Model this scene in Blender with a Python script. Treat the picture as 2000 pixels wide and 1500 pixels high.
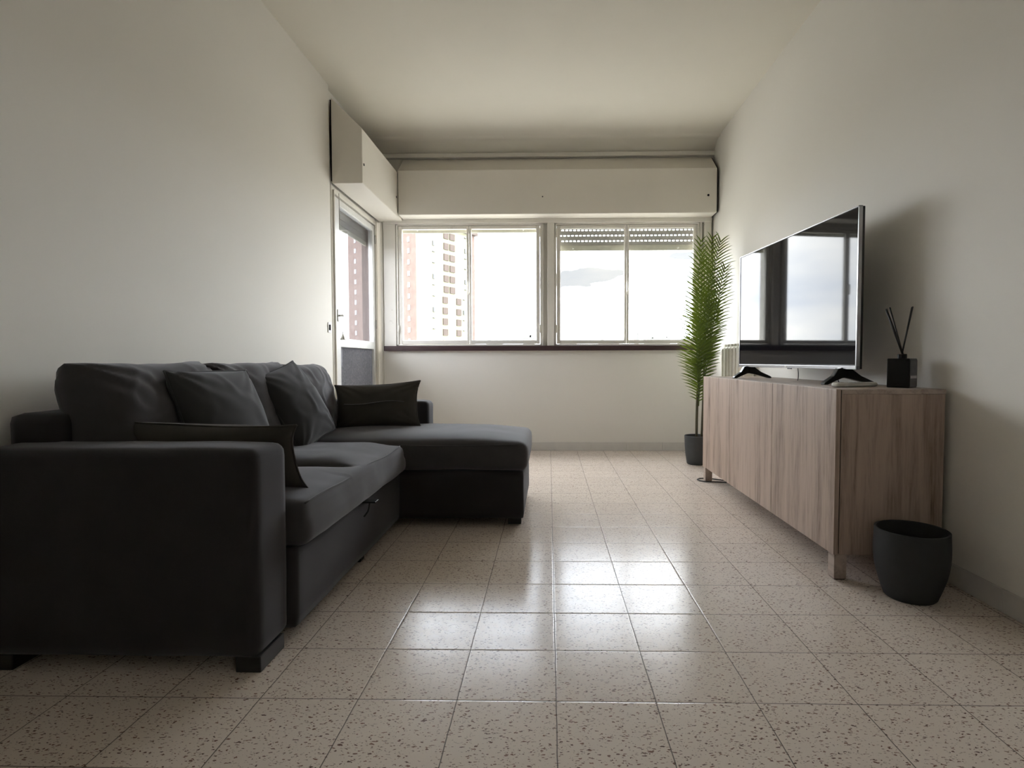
import bpy, bmesh, math, random
from mathutils import Vector, Matrix, noise
PI = math.pi
random.seed(7)
for o in list(bpy.data.objects):
    bpy.data.objects.remove(o, do_unlink=True)
scene = bpy.context.scene
COL = scene.collection

# ------------------------------------------------------------------ camera
F_PX, CX, YAW, PITCH, ROLL, CAM_H = 1109.7, 1048.7, 0.0208, 0.0398, 0.002, 0.85
cam_data = bpy.data.cameras.new('camera')
cam = bpy.data.objects.new('camera', cam_data)
COL.objects.link(cam)
_r0 = Vector((math.cos(YAW), math.sin(YAW), 0)); _h = Vector((-math.sin(YAW), math.cos(YAW), 0)); _z = Vector((0, 0, 1))
_F = _h * math.cos(PITCH) - _z * math.sin(PITCH)
_U = _h * math.sin(PITCH) + _z * math.cos(PITCH)
_R = _r0 * math.cos(ROLL) - _U * math.sin(ROLL)
_U = _r0 * math.sin(ROLL) + _U * math.cos(ROLL)
M = Matrix(((_R.x, _U.x, -_F.x, 0), (_R.y, _U.y, -_F.y, 0), (_R.z, _U.z, -_F.z, CAM_H), (0, 0, 0, 1)))
cam.matrix_world = M
cam_data.sensor_fit = 'HORIZONTAL'
cam_data.sensor_width = 36.0
cam_data.lens = 36.0 * F_PX / 2000.0
cam_data.shift_x = (1000.0 - CX) / 2000.0
cam_data.clip_start = 0.02
cam_data.clip_end = 5000
scene.camera = cam

# ------------------------------------------------------------------ exposure
scene.view_settings.view_transform = 'Standard'
scene.view_settings.look = 'None'
scene.view_settings.gamma = 1.0
scene.view_settings.use_curve_mapping = False
scene.view_settings.exposure = 0.94

# ------------------------------------------------------------------ world: bright overcast sky
SKY = 9.0
world = bpy.data.worlds.new('overcast_sky')
scene.world = world
world.use_nodes = True
wn, wl = world.node_tree.nodes, world.node_tree.links
wn.clear()
w_out = wn.new('ShaderNodeOutputWorld'); w_bg = wn.new('ShaderNodeBackground')
w_tc = wn.new('ShaderNodeTexCoord')
w_map = wn.new('ShaderNodeMapping'); w_map.inputs['Scale'].default_value = (1.6, 1.6, 6.0)
w_no = wn.new('ShaderNodeTexNoise'); w_no.inputs['Scale'].default_value = 1.7; w_no.inputs['Detail'].default_value = 7; w_no.inputs['Roughness'].default_value = .55
w_cr = wn.new('ShaderNodeValToRGB')
w_cr.color_ramp.elements[0].position = .33; w_cr.color_ramp.elements[0].color = (.60, .655, .76, 1)
w_cr.color_ramp.elements[1].position = .66; w_cr.color_ramp.elements[1].color = (1.0, .985, .955, 1)
wl.new(w_tc.outputs['Generated'], w_map.inputs['Vector']); wl.new(w_map.outputs[0], w_no.inputs['Vector'])
wl.new(w_no.outputs['Fac'], w_cr.inputs['Fac'])
# one low dark cloud bank, streaked by noise, in the north-east of the sky
w_sep = wn.new('ShaderNodeSeparateXYZ'); wl.new(w_tc.outputs['Generated'], w_sep.inputs[0])
def wmath(op, a, b=None, c=None, clamp=False):
    n = wn.new('ShaderNodeMath'); n.operation = op; n.use_clamp = clamp
    for i, v in enumerate((a, b, c)):
        if v is None: continue
        if isinstance(v, (int, float)): n.inputs[i].default_value = v
        else: wl.new(v, n.inputs[i])
    return n.outputs[0]
w_n2 = wn.new('ShaderNodeTexNoise'); w_n2.inputs['Scale'].default_value = 22; w_n2.inputs['Detail'].default_value = 5
wl.new(w_map.outputs[0], w_n2.inputs['Vector'])
az = wmath('DIVIDE', w_sep.outputs[0], w_sep.outputs[1])
el = wmath('DIVIDE', w_sep.outputs[2], w_sep.outputs[1])
front = wmath('GREATER_THAN', w_sep.outputs[1], .2)
def cloud_bank(ca, ce, wa, we, slope, dark):
    dx = wmath('DIVIDE', wmath('SUBTRACT', az, ca), wa)
    dz = wmath('DIVIDE', wmath('SUBTRACT', wmath('SUBTRACT', el, ce), wmath('MULTIPLY', wmath('SUBTRACT', az, ca), slope)), we)
    q = wmath('ADD', wmath('MULTIPLY', dx, dx), wmath('MULTIPLY', dz, dz))
    q = wmath('ADD', q, wmath('MULTIPLY', wmath('SUBTRACT', w_n2.outputs['Fac'], .5), 1.6))
    return wmath('MULTIPLY', wmath('MULTIPLY', wmath('MULTIPLY', wmath('SUBTRACT', 1.2, q), 2.0, clamp=True), front), dark)
patch = wmath('MAXIMUM', cloud_bank(.058, .146, .085, .017, .10, .936), cloud_bank(.240, .183, .035, .007, .0, .925))
w_mix = wn.new('ShaderNodeMixRGB'); w_mix.inputs['Color2'].default_value = (.0, .0, .0, 1)
wl.new(patch, w_mix.inputs['Fac']); wl.new(w_cr.outputs[0], w_mix.inputs['Color1'])
wl.new(w_mix.outputs[0], w_bg.inputs['Color'])
w_bg.inputs['Strength'].default_value = SKY
wl.new(w_bg.outputs[0], w_out.inputs['Surface'])
try:
    world.cycles.sampling_method = 'MANUAL'; world.cycles.sample_map_resolution = 512
except Exception:
    pass

# ------------------------------------------------------------------ material helpers
class NT:
    def __init__(s, name):
        s.m = bpy.data.materials.new(name); s.m.use_nodes = True
        s.n, s.l = s.m.node_tree.nodes, s.m.node_tree.links
        s.b = s.n['Principled BSDF']; s.out = s.n['Material Output']
    def new(s, t, **kw):
        n = s.n.new(t)
        for k, v in kw.items():
            if k in n.inputs: n.inputs[k].default_value = v
            else: setattr(n, k, v)
        return n
    def math(s, op, a, b=None, c=None, clamp=False):
        n = s.n.new('ShaderNodeMath'); n.operation = op; n.use_clamp = clamp
        for i, v in enumerate((a, b, c)):
            if v is None: continue
            if isinstance(v, (int, float)): n.inputs[i].default_value = v
            else: s.l.new(v, n.inputs[i])
        return n.outputs[0]
    def mix(s, fac, a, b):
        n = s.n.new('ShaderNodeMixRGB')
        for i, v in zip(('Fac', 'Color1', 'Color2'), (fac, a, b)):
            if isinstance(v, (int, float)): n.inputs[i].default_value = v
            elif isinstance(v, tuple): n.inputs[i].default_value = (*v[:3], 1)
            else: s.l.new(v, n.inputs[i])
        return n.outputs[0]
    def noise(s, vec, scale, detail=4, rough=.5, dist=0):
        n = s.n.new('ShaderNodeTexNoise'); n.inputs['Scale'].default_value = scale
        n.inputs['Detail'].default_value = detail; n.inputs['Roughness'].default_value = rough; n.inputs['Distortion'].default_value = dist
        if vec is not None: s.l.new(vec, n.inputs['Vector'])
        return n
    def pos(s):
        return s.n.new('ShaderNodeNewGeometry').outputs['Position']
    def objc(s):
        return s.n.new('ShaderNodeTexCoord').outputs['Object']
    def mapping(s, vec, scale=(1, 1, 1), rot=(0, 0, 0), loc=(0, 0, 0)):
        n = s.n.new('ShaderNodeMapping'); n.inputs['Scale'].default_value = scale; n.inputs['Rotation'].default_value = rot; n.inputs['Location'].default_value = loc
        s.l.new(vec, n.inputs['Vector']); return n.outputs[0]
    def bump(s, h, strength=.3, dist=.01):
        n = s.n.new('ShaderNodeBump'); n.inputs['Strength'].default_value = strength; n.inputs['Distance'].default_value = dist
        s.l.new(h, n.inputs['Height']); s.l.new(n.outputs[0], s.b.inputs['Normal']); return n
    def set(s, col=None, rough=None, metal=None, **kw):
        if col is not None:
            if isinstance(col, tuple): s.b.inputs['Base Color'].default_value = (*col[:3], 1)
            else: s.l.new(col, s.b.inputs['Base Color'])
        if rough is not None:
            if isinstance(rough, (int, float)): s.b.inputs['Roughness'].default_value = rough
            else: s.l.new(rough, s.b.inputs['Roughness'])
        if metal is not None: s.b.inputs['Metallic'].default_value = metal
        for k, v in kw.items():
            s.b.inputs[k.replace('_', ' ')].default_value = v
        return s

def paint(name, col, rough=.7, var=.05, scale=3, bump=.15, bscale=180, dirt=None):
    t = NT(name); p = t.pos()
    n = t.noise(p, scale, 5, .6)
    d = tuple(c * (1 - var) for c in col)
    c = t.mix(n.outputs['Fac'], d, col)
    if dirt:
        n3 = t.noise(p, 14, 6, .7)
        f = t.math('MULTIPLY', t.math('GREATER_THAN', n3.outputs['Fac'], .66), .35)
        c = t.mix(f, c, dirt)
    n2 = t.noise(p, bscale, 3, .6)
    t.bump(n2.outputs['Fac'], bump, .002)
    return t.set(c, rough).m

def plain(name, col, rough=.5, metal=0, var=.12, scale=30, bump=0, **kw):
    t = NT(name); p = t.objc(); n = t.noise(p, scale, 4)
    c = t.mix(n.outputs['Fac'], tuple(x * (1 - var) for x in col), tuple(min(1, x * (1 + var)) for x in col))
    if bump: t.bump(n.outputs['Fac'], bump, .002)
    return t.set(c, rough, metal, **kw).m

def floor_material():
    t = NT('terrazzo_floor_tiles'); p = t.pos()
    sep = t.new('ShaderNodeSeparateXYZ'); t.l.new(p, sep.inputs[0])
    T = .2491
    wob = t.noise(p, 9, 2); 
    w = t.math('MULTIPLY', t.math('SUBTRACT', wob.outputs['Fac'], .5), .004)
    u = t.math('DIVIDE', t.math('ADD', t.math('SUBTRACT', sep.outputs[0], .0176), w), T)
    v = t.math('DIVIDE', t.math('ADD', t.math('SUBTRACT', sep.outputs[1], 1.3898), w), T)
    iu, iv = t.math('FLOOR', u), t.math('FLOOR', v)
    fu, fv = t.math('SUBTRACT', u, iu), t.math('SUBTRACT', v, iv)
    eu = t.math('MINIMUM', fu, t.math('SUBTRACT', 1, fu)); ev = t.math('MINIMUM', fv, t.math('SUBTRACT', 1, fv))
    e = t.math('MULTIPLY', t.math('MINIMUM', eu, ev), T)
    joint = t.math('LESS_THAN', e, .0013)
    cell = t.new('ShaderNodeCombineXYZ'); t.l.new(iu, cell.inputs[0]); t.l.new(iv, cell.inputs[1])
    wn_ = t.new('ShaderNodeTexWhiteNoise', noise_dimensions='3D'); t.l.new(cell.outputs[0], wn_.inputs['Vector'])
    # chips: warped voronoi cells, a random share of them kept
    def chips(scale, keep, size, seed, rotz, stretch):
        m = t.mapping(p, (1, stretch, 1), (0, 0, rotz), (seed, seed * .7, 0))
        nz = t.noise(m, 46, 3, .6)
        add = t.new('ShaderNodeVectorMath', operation='MULTIPLY_ADD')
        t.l.new(nz.outputs['Color'], add.inputs[0]); add.inputs[1].default_value = (.030, .030, 0); t.l.new(m, add.inputs[2])
        vo = t.new('ShaderNodeTexVoronoi', voronoi_dimensions='2D', feature='F1'); vo.inputs['Scale'].default_value = scale
        t.l.new(add.outputs[0], vo.inputs['Vector'])
        sp = t.new('ShaderNodeSeparateColor'); t.l.new(vo.outputs['Color'], sp.inputs[0])
        kept = t.math('LESS_THAN', sp.outputs[0], keep)
        rad = t.math('ADD', size * .45, t.math('MULTIPLY', sp.outputs[1], size))
        msk = t.math('LESS_THAN', vo.outputs['Distance'], rad)
        return t.math('MULTIPLY', kept, msk), sp.outputs[2]
    c1, r1 = chips(64, .33, .182, 3.1, .4, 1.9)
    c2, r2 = chips(68, .30, .175, 9.7, 1.5, 2.1)
    c3, r3 = chips(135, .26, .22, 5.3, .9, 1.5)
    base_n = t.noise(p, 5, 5, .6)
    base = t.mix(base_n.outputs['Fac'], (.76, .655, .57), (.86, .765, .68))
    fine = t.noise(p, 260, 3, .7)
    base = t.mix(t.math('MULTIPLY', fine.outputs['Fac'], .30), base, (.56, .475, .40))
    base = t.mix(t.math('MULTIPLY', wn_.outputs['Value'], .16), base, (.60, .51, .44))
    chipcol1 = t.mix(r1, (.075, .028, .018), (.23, .110, .075))
    chipcol2 = t.mix(r2, (.075, .036, .024), (.26, .145, .10))
    c = t.mix(t.math('MULTIPLY', c3, .55), base, (.20, .12, .09))
    c = t.mix(t.math('MULTIPLY', c1, .9), c, chipcol1)
    c = t.mix(t.math('MULTIPLY', c2, .9), c, chipcol2)
    c = t.mix(t.math('MULTIPLY', joint, .85), c, (.075, .055, .045))
    rn = t.noise(p, 22, 6, .65)
    rough = t.math('ADD', .125, t.math('MULTIPLY', rn.outputs['Fac'], .15))
    rough = t.math('ADD', rough, t.math('MULTIPLY', joint, .5))
    # bevelled edge + each tile very slightly out of level
    hgt = t.math('MINIMUM', t.math('MULTIPLY', e, 220), 1.0)
    b = t.bump(hgt, .30, .0016)
    undul = t.noise(p, 7, 2)
    b2 = t.new('ShaderNodeBump'); b2.inputs['Strength'].default_value = .07; b2.inputs['Distance'].default_value = .01
    t.l.new(undul.outputs['Fac'], b2.inputs['Height'])
    tilt = t.new('ShaderNodeVectorMath', operation='MULTIPLY_ADD')
    cen = t.new('ShaderNodeVectorMath', operation='SUBTRACT'); t.l.new(wn_.outputs['Color'], cen.inputs[0]); cen.inputs[1].default_value = (.5, .5, .5)
    t.l.new(cen.outputs[0], tilt.inputs[0]); tilt.inputs[1].default_value = (.010, .010, 0); t.l.new(b2.outputs[0], tilt.inputs[2])
    nm = t.new('ShaderNodeVectorMath', operation='NORMALIZE'); t.l.new(tilt.outputs[0], nm.inputs[0])
    t.l.new(nm.outputs[0], b.inputs['Normal'])
    t.set(c, rough, Specular_IOR_Level=.21)
    return t.m

def wood_material(name, dark, light, axis='Z'):
    t = NT(name); p = t.pos()
    sc = {'Z': (14, 14, .9), 'Y': (14, .9, 14)}[axis]
    m = t.mapping(p, sc)
    n1 = t.noise(m, 1.6, 6, .62, .9)
    m2 = t.mapping(p, tuple(a * 5 for a in sc)); n2 = t.noise(m2, 1.5, 5, .7, .3)
    m3 = t.mapping(p, tuple(a * .42 for a in sc)); n3 = t.noise(m3, 1.3, 3, .5)
    f = t.math('ADD', t.math('MULTIPLY', n1.outputs['Fac'], .75), t.math('MULTIPLY', n2.outputs['Fac'], .42))
    f = t.math('ADD', f, t.math('MULTIPLY', n3.outputs['Fac'], .45))
    cr = t.new('ShaderNodeValToRGB'); t.l.new(f, cr.inputs['Fac'])
    e = cr.color_ramp.elements
    e[0].position = .60; e[0].color = (*dark, 1); e[1].position = .97; e[1].color = (*light, 1)
    k = e.new(.72); k.color = (*[a * .45 + b * .55 for a, b in zip(dark, light)], 1)
    k = e.new(.84); k.color = (*[a * .12 + b * .88 for a, b in zip(dark, light)], 1)
    t.bump(n2.outputs['Fac'], .15, .001)
    return t.set(cr.outputs[0], .48).m

def fabric_material(name, col, sheen=.35):
    t = NT(name); p = t.objc()
    n = t.noise(p, 8, 4, .6); n2 = t.noise(p, 700, 2, .5)
    d = tuple(c * .78 for c in col); l = tuple(c * 1.25 for c in col)
    c = t.mix(n.outputs['Fac'], d, l)
    c = t.mix(t.math('MULTIPLY', n2.outputs['Fac'], .25), c, tuple(x * 1.7 for x in col))
    t.bump(n2.outputs['Fac'], .35, .0012)
    t.set(c, .92, Sheen_Weight=sheen, Sheen_Roughness=.45, Specular_IOR_Level=.2)
    t.b.inputs['Sheen Tint'].default_value = (.9, .9, .95, 1)
    return t.m

def glass_material(name, tint=(.97, .98, .975), refl=.10, rough=0.0, blur=0.0):
    t = NT(name); t.n.remove(t.b)
    tr = t.new('ShaderNodeBsdfTransparent'); tr.inputs[0].default_value = (*tint, 1)
    gl = t.new('ShaderNodeBsdfGlossy'); gl.inputs['Roughness'].default_value = rough
    lw = t.new('ShaderNodeLayerWeight'); lw.inputs['Blend'].default_value = .5
    frv = t.math('ADD', .035, t.math('MULTIPLY', t.math('POWER', lw.outputs['Facing'], 5.0), .90), clamp=True)
    mx = t.new('ShaderNodeMixShader')
    t.l.new(frv, mx.inputs[0]); t.l.new(tr.outputs[0], mx.inputs[1]); t.l.new(gl.outputs[0], mx.inputs[2])
    last = mx.outputs[0]
    if blur > 0:
        n = t.noise(t.pos(), 24, 5, .7, 1.5)
        df = t.new('ShaderNodeBsdfDiffuse'); n4 = t.noise(t.pos(), 30, 7, .8, 2.5); t.l.new(t.mix(t.math('MULTIPLY', t.math('SUBTRACT', n4.outputs['Fac'], .42), 4.5, clamp=True), (.14, .14, .145), (.42, .42, .43)), df.inputs[0])
        tl = t.new('ShaderNodeBsdfTranslucent'); tl.inputs[0].default_value = (.09, .09, .095, 1)
        a = t.new('ShaderNodeMixShader'); a.inputs[0].default_value = .6
        t.l.new(df.outputs[0], a.inputs[1]); t.l.new(tl.outputs[0], a.inputs[2])
        f = t.math('ADD', blur - .25, t.math('MULTIPLY', n.outputs['Fac'], .5), clamp=True)
        b = t.new('ShaderNodeMixShader'); t.l.new(f, b.inputs[0]); t.l.new(last, b.inputs[1]); t.l.new(a.outputs[0], b.inputs[2])
        last = b.outputs[0]
    t.l.new(last, t.out.inputs['Surface'])
    return t.m

def leaf_material():
    t = NT('palm_leaf_green'); 
    n = t.noise(t.pos(), 3.2, 3, .5)
    oi = t.new('ShaderNodeObjectInfo')
    f = t.math('ADD', t.math('MULTIPLY', n.outputs['Fac'], .7), t.math('MULTIPLY', oi.outputs['Random'], .35), clamp=True)
    c = t.mix(f, (.010, .028, .006), (.085, .140, .012))
    t.set(c, .42)
    tl = t.new('ShaderNodeBsdfTranslucent'); c2 = t.mix(f, (.02, .07, .004), (.42, .52, .02)); t.l.new(c2, tl.inputs[0])
    mx = t.new('ShaderNodeMixShader'); mx.inputs[0].default_value = .17
    t.l.new(t.b.outputs[0], mx.inputs[1]); t.l.new(tl.outputs[0], mx.inputs[2]); t.l.new(mx.outputs[0], t.out.inputs['Surface'])
    return t.m

MAT = dict(
    wall=paint('warm_white_wall_paint', (.86, .830, .765), .75, .04, 1.2, .10, 90),
    ceil=paint('ceiling_paint', (.84, .80, .70), .8, .05, 1.5, .10, 70),
    frame=paint('off_white_enamel_paint', (.82, .785, .71), .42, .08, 9, .12, 60, (.52, .47, .40)),
    box=paint('shutter_box_paint', (.82, .775, .69), .6, .06, 4, .10, 60),
    metal_w=plain('white_door_aluminium', (.78, .78, .76), .35),
    sill=plain('dark_maroon_stone_sill', (.055, .028, .030), .35),
    base=paint('grey_marble_skirting', (.74, .71, .66), .30, .14, 12, .03, 60),
    gap=plain('recess_shade_black', (.010, .009, .008), .9),  # near-black that stands in for shade in gaps and holes
    floor=floor_material(),
    glass=glass_material('clear_window_glass'),
    doorglass=glass_material('dusty_door_glass', (.80, .81, .835)),
    frost=glass_material('textured_obscure_glass', (.45, .45, .47), blur=.72),
    shutter=plain('grey_plastic_slats', (.44, .42, .38), .55),
    shutter2=plain('pale_bottom_slat', (.55, .53, .44), .55),
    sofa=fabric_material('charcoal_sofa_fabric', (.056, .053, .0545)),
    sofa_shade=fabric_material('charcoal_shaded_fabric', (.029, .0265, .0285), .28),  # darker copy of the sofa fabric, shade of the unlit sides in its colour
    pillow=fabric_material('dark_grey_pillow_fabric', (.042, .042, .043), .3),
    pillow_o=fabric_material('dark_olive_grey_pillow_fabric', (.058, .053, .045), .2),
    black=plain('black_plastic', (.012, .012, .012), .45),
    black_g=plain('black_gloss_plastic', (.005, .005, .0055), .22, Specular_IOR_Level=.3),
    wood=wood_material('grey_brown_walnut_veneer', (.145, .092, .062), (.50, .385, .315)),
    woodtop=wood_material('grey_brown_walnut_top', (.20, .145, .11), (.50, .41, .35), 'Y'),
    pot=plain('anthracite_pot', (.028, .030, .032), .75, bump=.05),
    pot2=plain('anthracite_planter', (.050, .054, .056), .6),
    screen=plain('black_tv_glass', (.006, .006, .008), .035, var=.02, Specular_IOR_Level=.26),
    silver=plain('brushed_silver_bezel', (.42, .42, .43), .24, 1.0),
    white_p=plain('white_plastic', (.80, .79, .74), .35),
    label=plain('grey_paper_label', (.12, .12, .125), .6, var=.4, scale=60),
    lblwhite=plain('pale_label_patch', (.55, .54, .52), .6),
    stem=plain('olive_brown_stem', (.070, .060, .028), .6, scale=60, bump=.3),
    soil=plain('reddish_brown_soil', (.085, .040, .028), .9, scale=80, bump=.5),
    leaf=leaf_material(),
    radiator=plain('cream_radiator_enamel', (.66, .63, .53), .3),
    opal=plain('opal_glass', (.80, .80, .80), .2),
    brass=plain('brushed_steel', (.5, .49, .46), .35, .9),
    brick=plain('hazy_red_brick', (.105, .072, .060), .9, var=.42, scale=.9),
    cream=plain('pale_yellow_render', (.205, .205, .135), .9, var=.05, scale=.2),
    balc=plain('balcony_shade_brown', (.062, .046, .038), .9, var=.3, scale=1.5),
    winw=plain('pale_window', (.22, .22, .23), .6),
    bwin=plain('small_grey_window', (.065, .065, .066), .6, var=.2),
    city=plain('hazy_distant_facade', (.11, .11, .105), .9, var=.3, scale=.05),
    ground=plain('city_ground', (.26, .25, .22), .95, var=.3, scale=.02),
    reveal=plain('pinkish_outer_reveal', (.16, .125, .115), .8),
    parapet=plain('grey_balcony_parapet', (.30, .30, .30), .8),
)

# ------------------------------------------------------------------ geometry helpers
def new_bm(): return bmesh.new()
def box(bm, x0, x1, y0, y1, z0, z1, bev=0, seg=2):
    vs = [bm.verts.new((x, y, z)) for x in (x0, x1) for y in (y0, y1) for z in (z0, z1)]
    f = [(0, 1, 3, 2), (4, 6, 7, 5), (0, 4, 5, 1), (2, 3, 7, 6), (0, 2, 6, 4), (1, 5, 7, 3)]
    fs = [bm.faces.new([vs[i] for i in q]) for q in f]
    if bev > 0:
        ed = list({e for q in fs for e in q.edges})
        bmesh.ops.bevel(bm, geom=ed, offset=bev, segments=seg, profile=.5, affect='EDGES', clamp_overlap=True)
    return bm
def prism(bm, pts, axis, a0, a1):
    # pts in the plane normal to axis ('x': (y,z); 'y': (x,z); 'z': (x,y))
    def mk(p, a):
        return {'x': (a, p[0], p[1]), 'y': (p[0], a, p[1]), 'z': (p[0], p[1], a)}[axis]
    A = [bm.verts.new(mk(p, a0)) for p in pts]; B = [bm.verts.new(mk(p, a1)) for p in pts]
    n = len(pts)
    fs = [bm.faces.new(A), bm.faces.new(B[::-1])]
    for i in range(n): fs.append(bm.faces.new([A[i], B[i], B[(i + 1) % n], A[(i + 1) % n]]))
    bmesh.ops.recalc_face_normals(bm, faces=fs)
    return bm
def tube(bm, pts, r, seg=8, r1=None):
    pts = [Vector(p) for p in pts]; n = len(pts); rings = []
    up = Vector((0, 0, 1))
    for i, p in enumerate(pts):
        t = (pts[min(i + 1, n - 1)] - pts[max(i - 1, 0)]).normalized()
        a = t.cross(up if abs(t.dot(up)) < .95 else Vector((1, 0, 0))).normalized(); b = t.cross(a).normalized()
        rad = r if r1 is None else r + (r1 - r) * i / (n - 1)
        rings.append([bm.verts.new(p + (a * math.cos(k * 2 * PI / seg) + b * math.sin(k * 2 * PI / seg)) * rad) for k in range(seg)])
    for A, B in zip(rings, rings[1:]):
        for k in range(seg): bm.faces.new([A[k], A[(k + 1) % seg], B[(k + 1) % seg], B[k]])
    bm.faces.new(rings[0][::-1]); bm.faces.new(rings[-1])
    return bm
def lathe(bm, prof, cx=0, cy=0, seg=48, close=True):
    rings = []
    for r, z in prof:
        if r < 1e-6: rings.append([bm.verts.new((cx, cy, z))])
        else: rings.append([bm.verts.new((cx + r * math.cos(2 * PI * k / seg), cy + r * math.sin(2 * PI * k / seg), z)) for k in range(seg)])
    for A, B in zip(rings, rings[1:]):
        for k in range(seg):
            k2 = (k + 1) % seg
            if len(A) == 1 and len(B) == 1: continue
            if len(A) == 1: bm.faces.new([A[0], B[k2], B[k]])
            elif len(B) == 1: bm.faces.new([A[k], A[k2], B[0]])
            else: bm.faces.new([A[k], A[k2], B[k2], B[k]])
    bmesh.ops.recalc_face_normals(bm, faces=bm.faces[:])
    return bm
def bezier(p0, p1, p2, n):
    p0, p1, p2 = Vector(p0), Vector(p1), Vector(p2)
    return [p0 * (1 - t) ** 2 + p1 * 2 * t * (1 - t) + p2 * t * t for t in (i / n for i in range(n + 1))]
def rbox(bm, x0, x1, y0, y1, z0, z1, r, res=.03, fn=None, crown=0, crown_side=0, wrinkle=0, wscale=5, seed=0):
    """rounded soft box from six grids, with a crowned top and wrinkle noise"""
    c = Vector(((x0 + x1) / 2, (y0 + y1) / 2, (z0 + z1) / 2)); h = Vector(((x1 - x0) / 2, (y1 - y0) / 2, (z1 - z0) / 2))
    r = min(r, h.x * .98, h.y * .98, h.z * .98)
    n = [max(4, int(2 * h[i] / res)) for i in range(3)]
    cache = {}
    def rs(i, k):      # spread samples with more in the rounded ends
        t = -1 + 2 * k / n[i]
        return t * h[i]
    def vert(ix):
        if ix in cache: return cache[ix]
        p = Vector([rs(i, ix[i]) for i in range(3)])
        q = Vector([max(-(h[i] - r), min(h[i] - r, p[i])) for i in range(3)])
        d = p - q
        if d.length > 1e-9: p = q + d.normalized() * r
        u, v, w = p.x / h.x, p.y / h.y, p.z / h.z
        if crown and w > 0: p.z += crown * (1 - u ** 4) * (1 - v ** 4) * w
        if crown_side:
            k = (1 - w * w)
            p.x += crown_side * k * u * (1 - v ** 4); p.y += crown_side * k * v * (1 - u ** 4)
        P = p + c
        if wrinkle:
            s = P * wscale + Vector((seed * 3.1, seed * 1.7, seed))
            nv = noise.noise_vector(s) + noise.noise_vector(s * 2.3) * .45
            P = P + nv * wrinkle
        if fn: P = fn(P)
        cache[ix] = bm.verts.new(P)
        return cache[ix]
    for ax in range(3):
        a, b = [(1, 2), (2, 0), (0, 1)][ax]
        for side in (0, n[ax]):
            for i in range(n[a]):
                for j in range(n[b]):
                    def id_(di, dj):
                        q = [0, 0, 0]; q[ax] = side; q[a] = i + di; q[b] = j + dj; return tuple(q)
                    vs = [vert(id_(0, 0)), vert(id_(1, 0)), vert(id_(1, 1)), vert(id_(0, 1))]
                    if side == 0: vs.reverse()
                    try: bm.faces.new(vs)
                    except ValueError: pass
    return bm
def pillow(w, h, t, pin=.06, seed=1, wr=.008, n=44, p=2.4, q=.5, corner=.02, ws=5, fold=None):
    bm = bmesh.new(); grids = []
    for side in (1, -1):
        g = {}
        for i in range(n + 1):
            for j in range(n + 1):
                u, v = -1 + 2 * i / n, -1 + 2 * j / n
                if side == -1 and (i in (0, n) or j in (0, n)):
                    g[i, j] = grids[0][i, j]; continue
                th = t / 2 * max(0, (1 - abs(u) ** p) * (1 - abs(v) ** p)) ** q
                x = w / 2 * u * (1 - pin * (1 - v * v) * abs(u) ** 3 + corner * abs(u * v) ** 4)
                z = h / 2 * v * (1 - pin * (1 - u * u) * abs(v) ** 3 + corner * abs(u * v) ** 4)
                y = th * side
                P = Vector((x, y, z))
                s = Vector((x, z, 0)) * ws + Vector((seed * 5.3, seed * 2.1, side * 2.0))
                # wrinkles that fan out of the corners
                ang = math.atan2(abs(v) - 1.1, abs(u) - 1.1); rad = math.hypot(abs(u) - 1, abs(v) - 1)
                fan = math.sin(ang * 17 + seed + 3 * noise.noise(s)) * math.exp(-rad * 2.6) * (1 if th > .004 else 0)
                rid = 1 - abs(noise.noise(s * 1.3)) * 2
                P += Vector((noise.noise(s + Vector((9, 0, 0))), 0, noise.noise(s + Vector((0, 9, 0))))) * wr * .6
                P.y += side * (noise.noise(s) * wr * 1.2 + fan * wr * .9 + max(0, rid - .6) * wr * .9) * (th / (t / 2 + 1e-6)) ** .5
                if fold: P = fold(P, u, v)
                g[i, j] = bm.verts.new(P)
        grids.append(g)
        for i in range(n):
            for j in range(n):
                vs = [g[i, j], g[i + 1, j], g[i + 1, j + 1], g[i, j + 1]]
                if side == 1: vs.reverse()
                bm.faces.new(vs)
    return bm, grids[0], n

def obj(name, bm, mat, parent=None, smooth=False, label=None, world=True):
    if parent is not None and world:
        base = parent
        off = Vector((0, 0, 0))
        while base is not None: off += base.location; base = base.parent
        for v in bm.verts: v.co -= off
    me = bpy.data.meshes.new(name); bm.normal_update(); bm.to_mesh(me); bm.free()
    if smooth:
        for p in me.polygons: p.use_smooth = True
        if smooth == 'auto':
            try: me.set_sharp_from_angle(angle=math.radians(35))
            except Exception: pass
    me.materials.append(mat if not isinstance(mat, str) else MAT[mat])
    o = bpy.data.objects.new(name, me); COL.objects.link(o)
    if parent is not None: o.parent = parent
    if label: o['label'] = label
    return o
def tag(o, label, cat, group=None, kind=None):
    o['label'] = label; o['category'] = cat
    if group: o['group'] = group
    if kind: o['kind'] = kind
    return o
def thing(name, label, cat, loc=(0, 0, 0), rot=(0, 0, 0), group=None):
    o = bpy.data.objects.new(name, None); COL.objects.link(o); o.empty_display_size = .1
    o.location = loc; o.rotation_euler = rot
    return tag(o, label, cat, group)
def struct_root(name, label, cat, loc=(0, 0, 0)):
    o = thing(name, label, cat, loc); o['kind'] = 'structure'; return o
def struct(name, bm, mat, label, cat='wall', smooth=False):
    return tag(obj(name, bm, mat, None, smooth), label, cat, kind='structure')
def bxs(*bs):
    bm = new_bm()
    for b in bs: box(bm, *b)
    return bm

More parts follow.
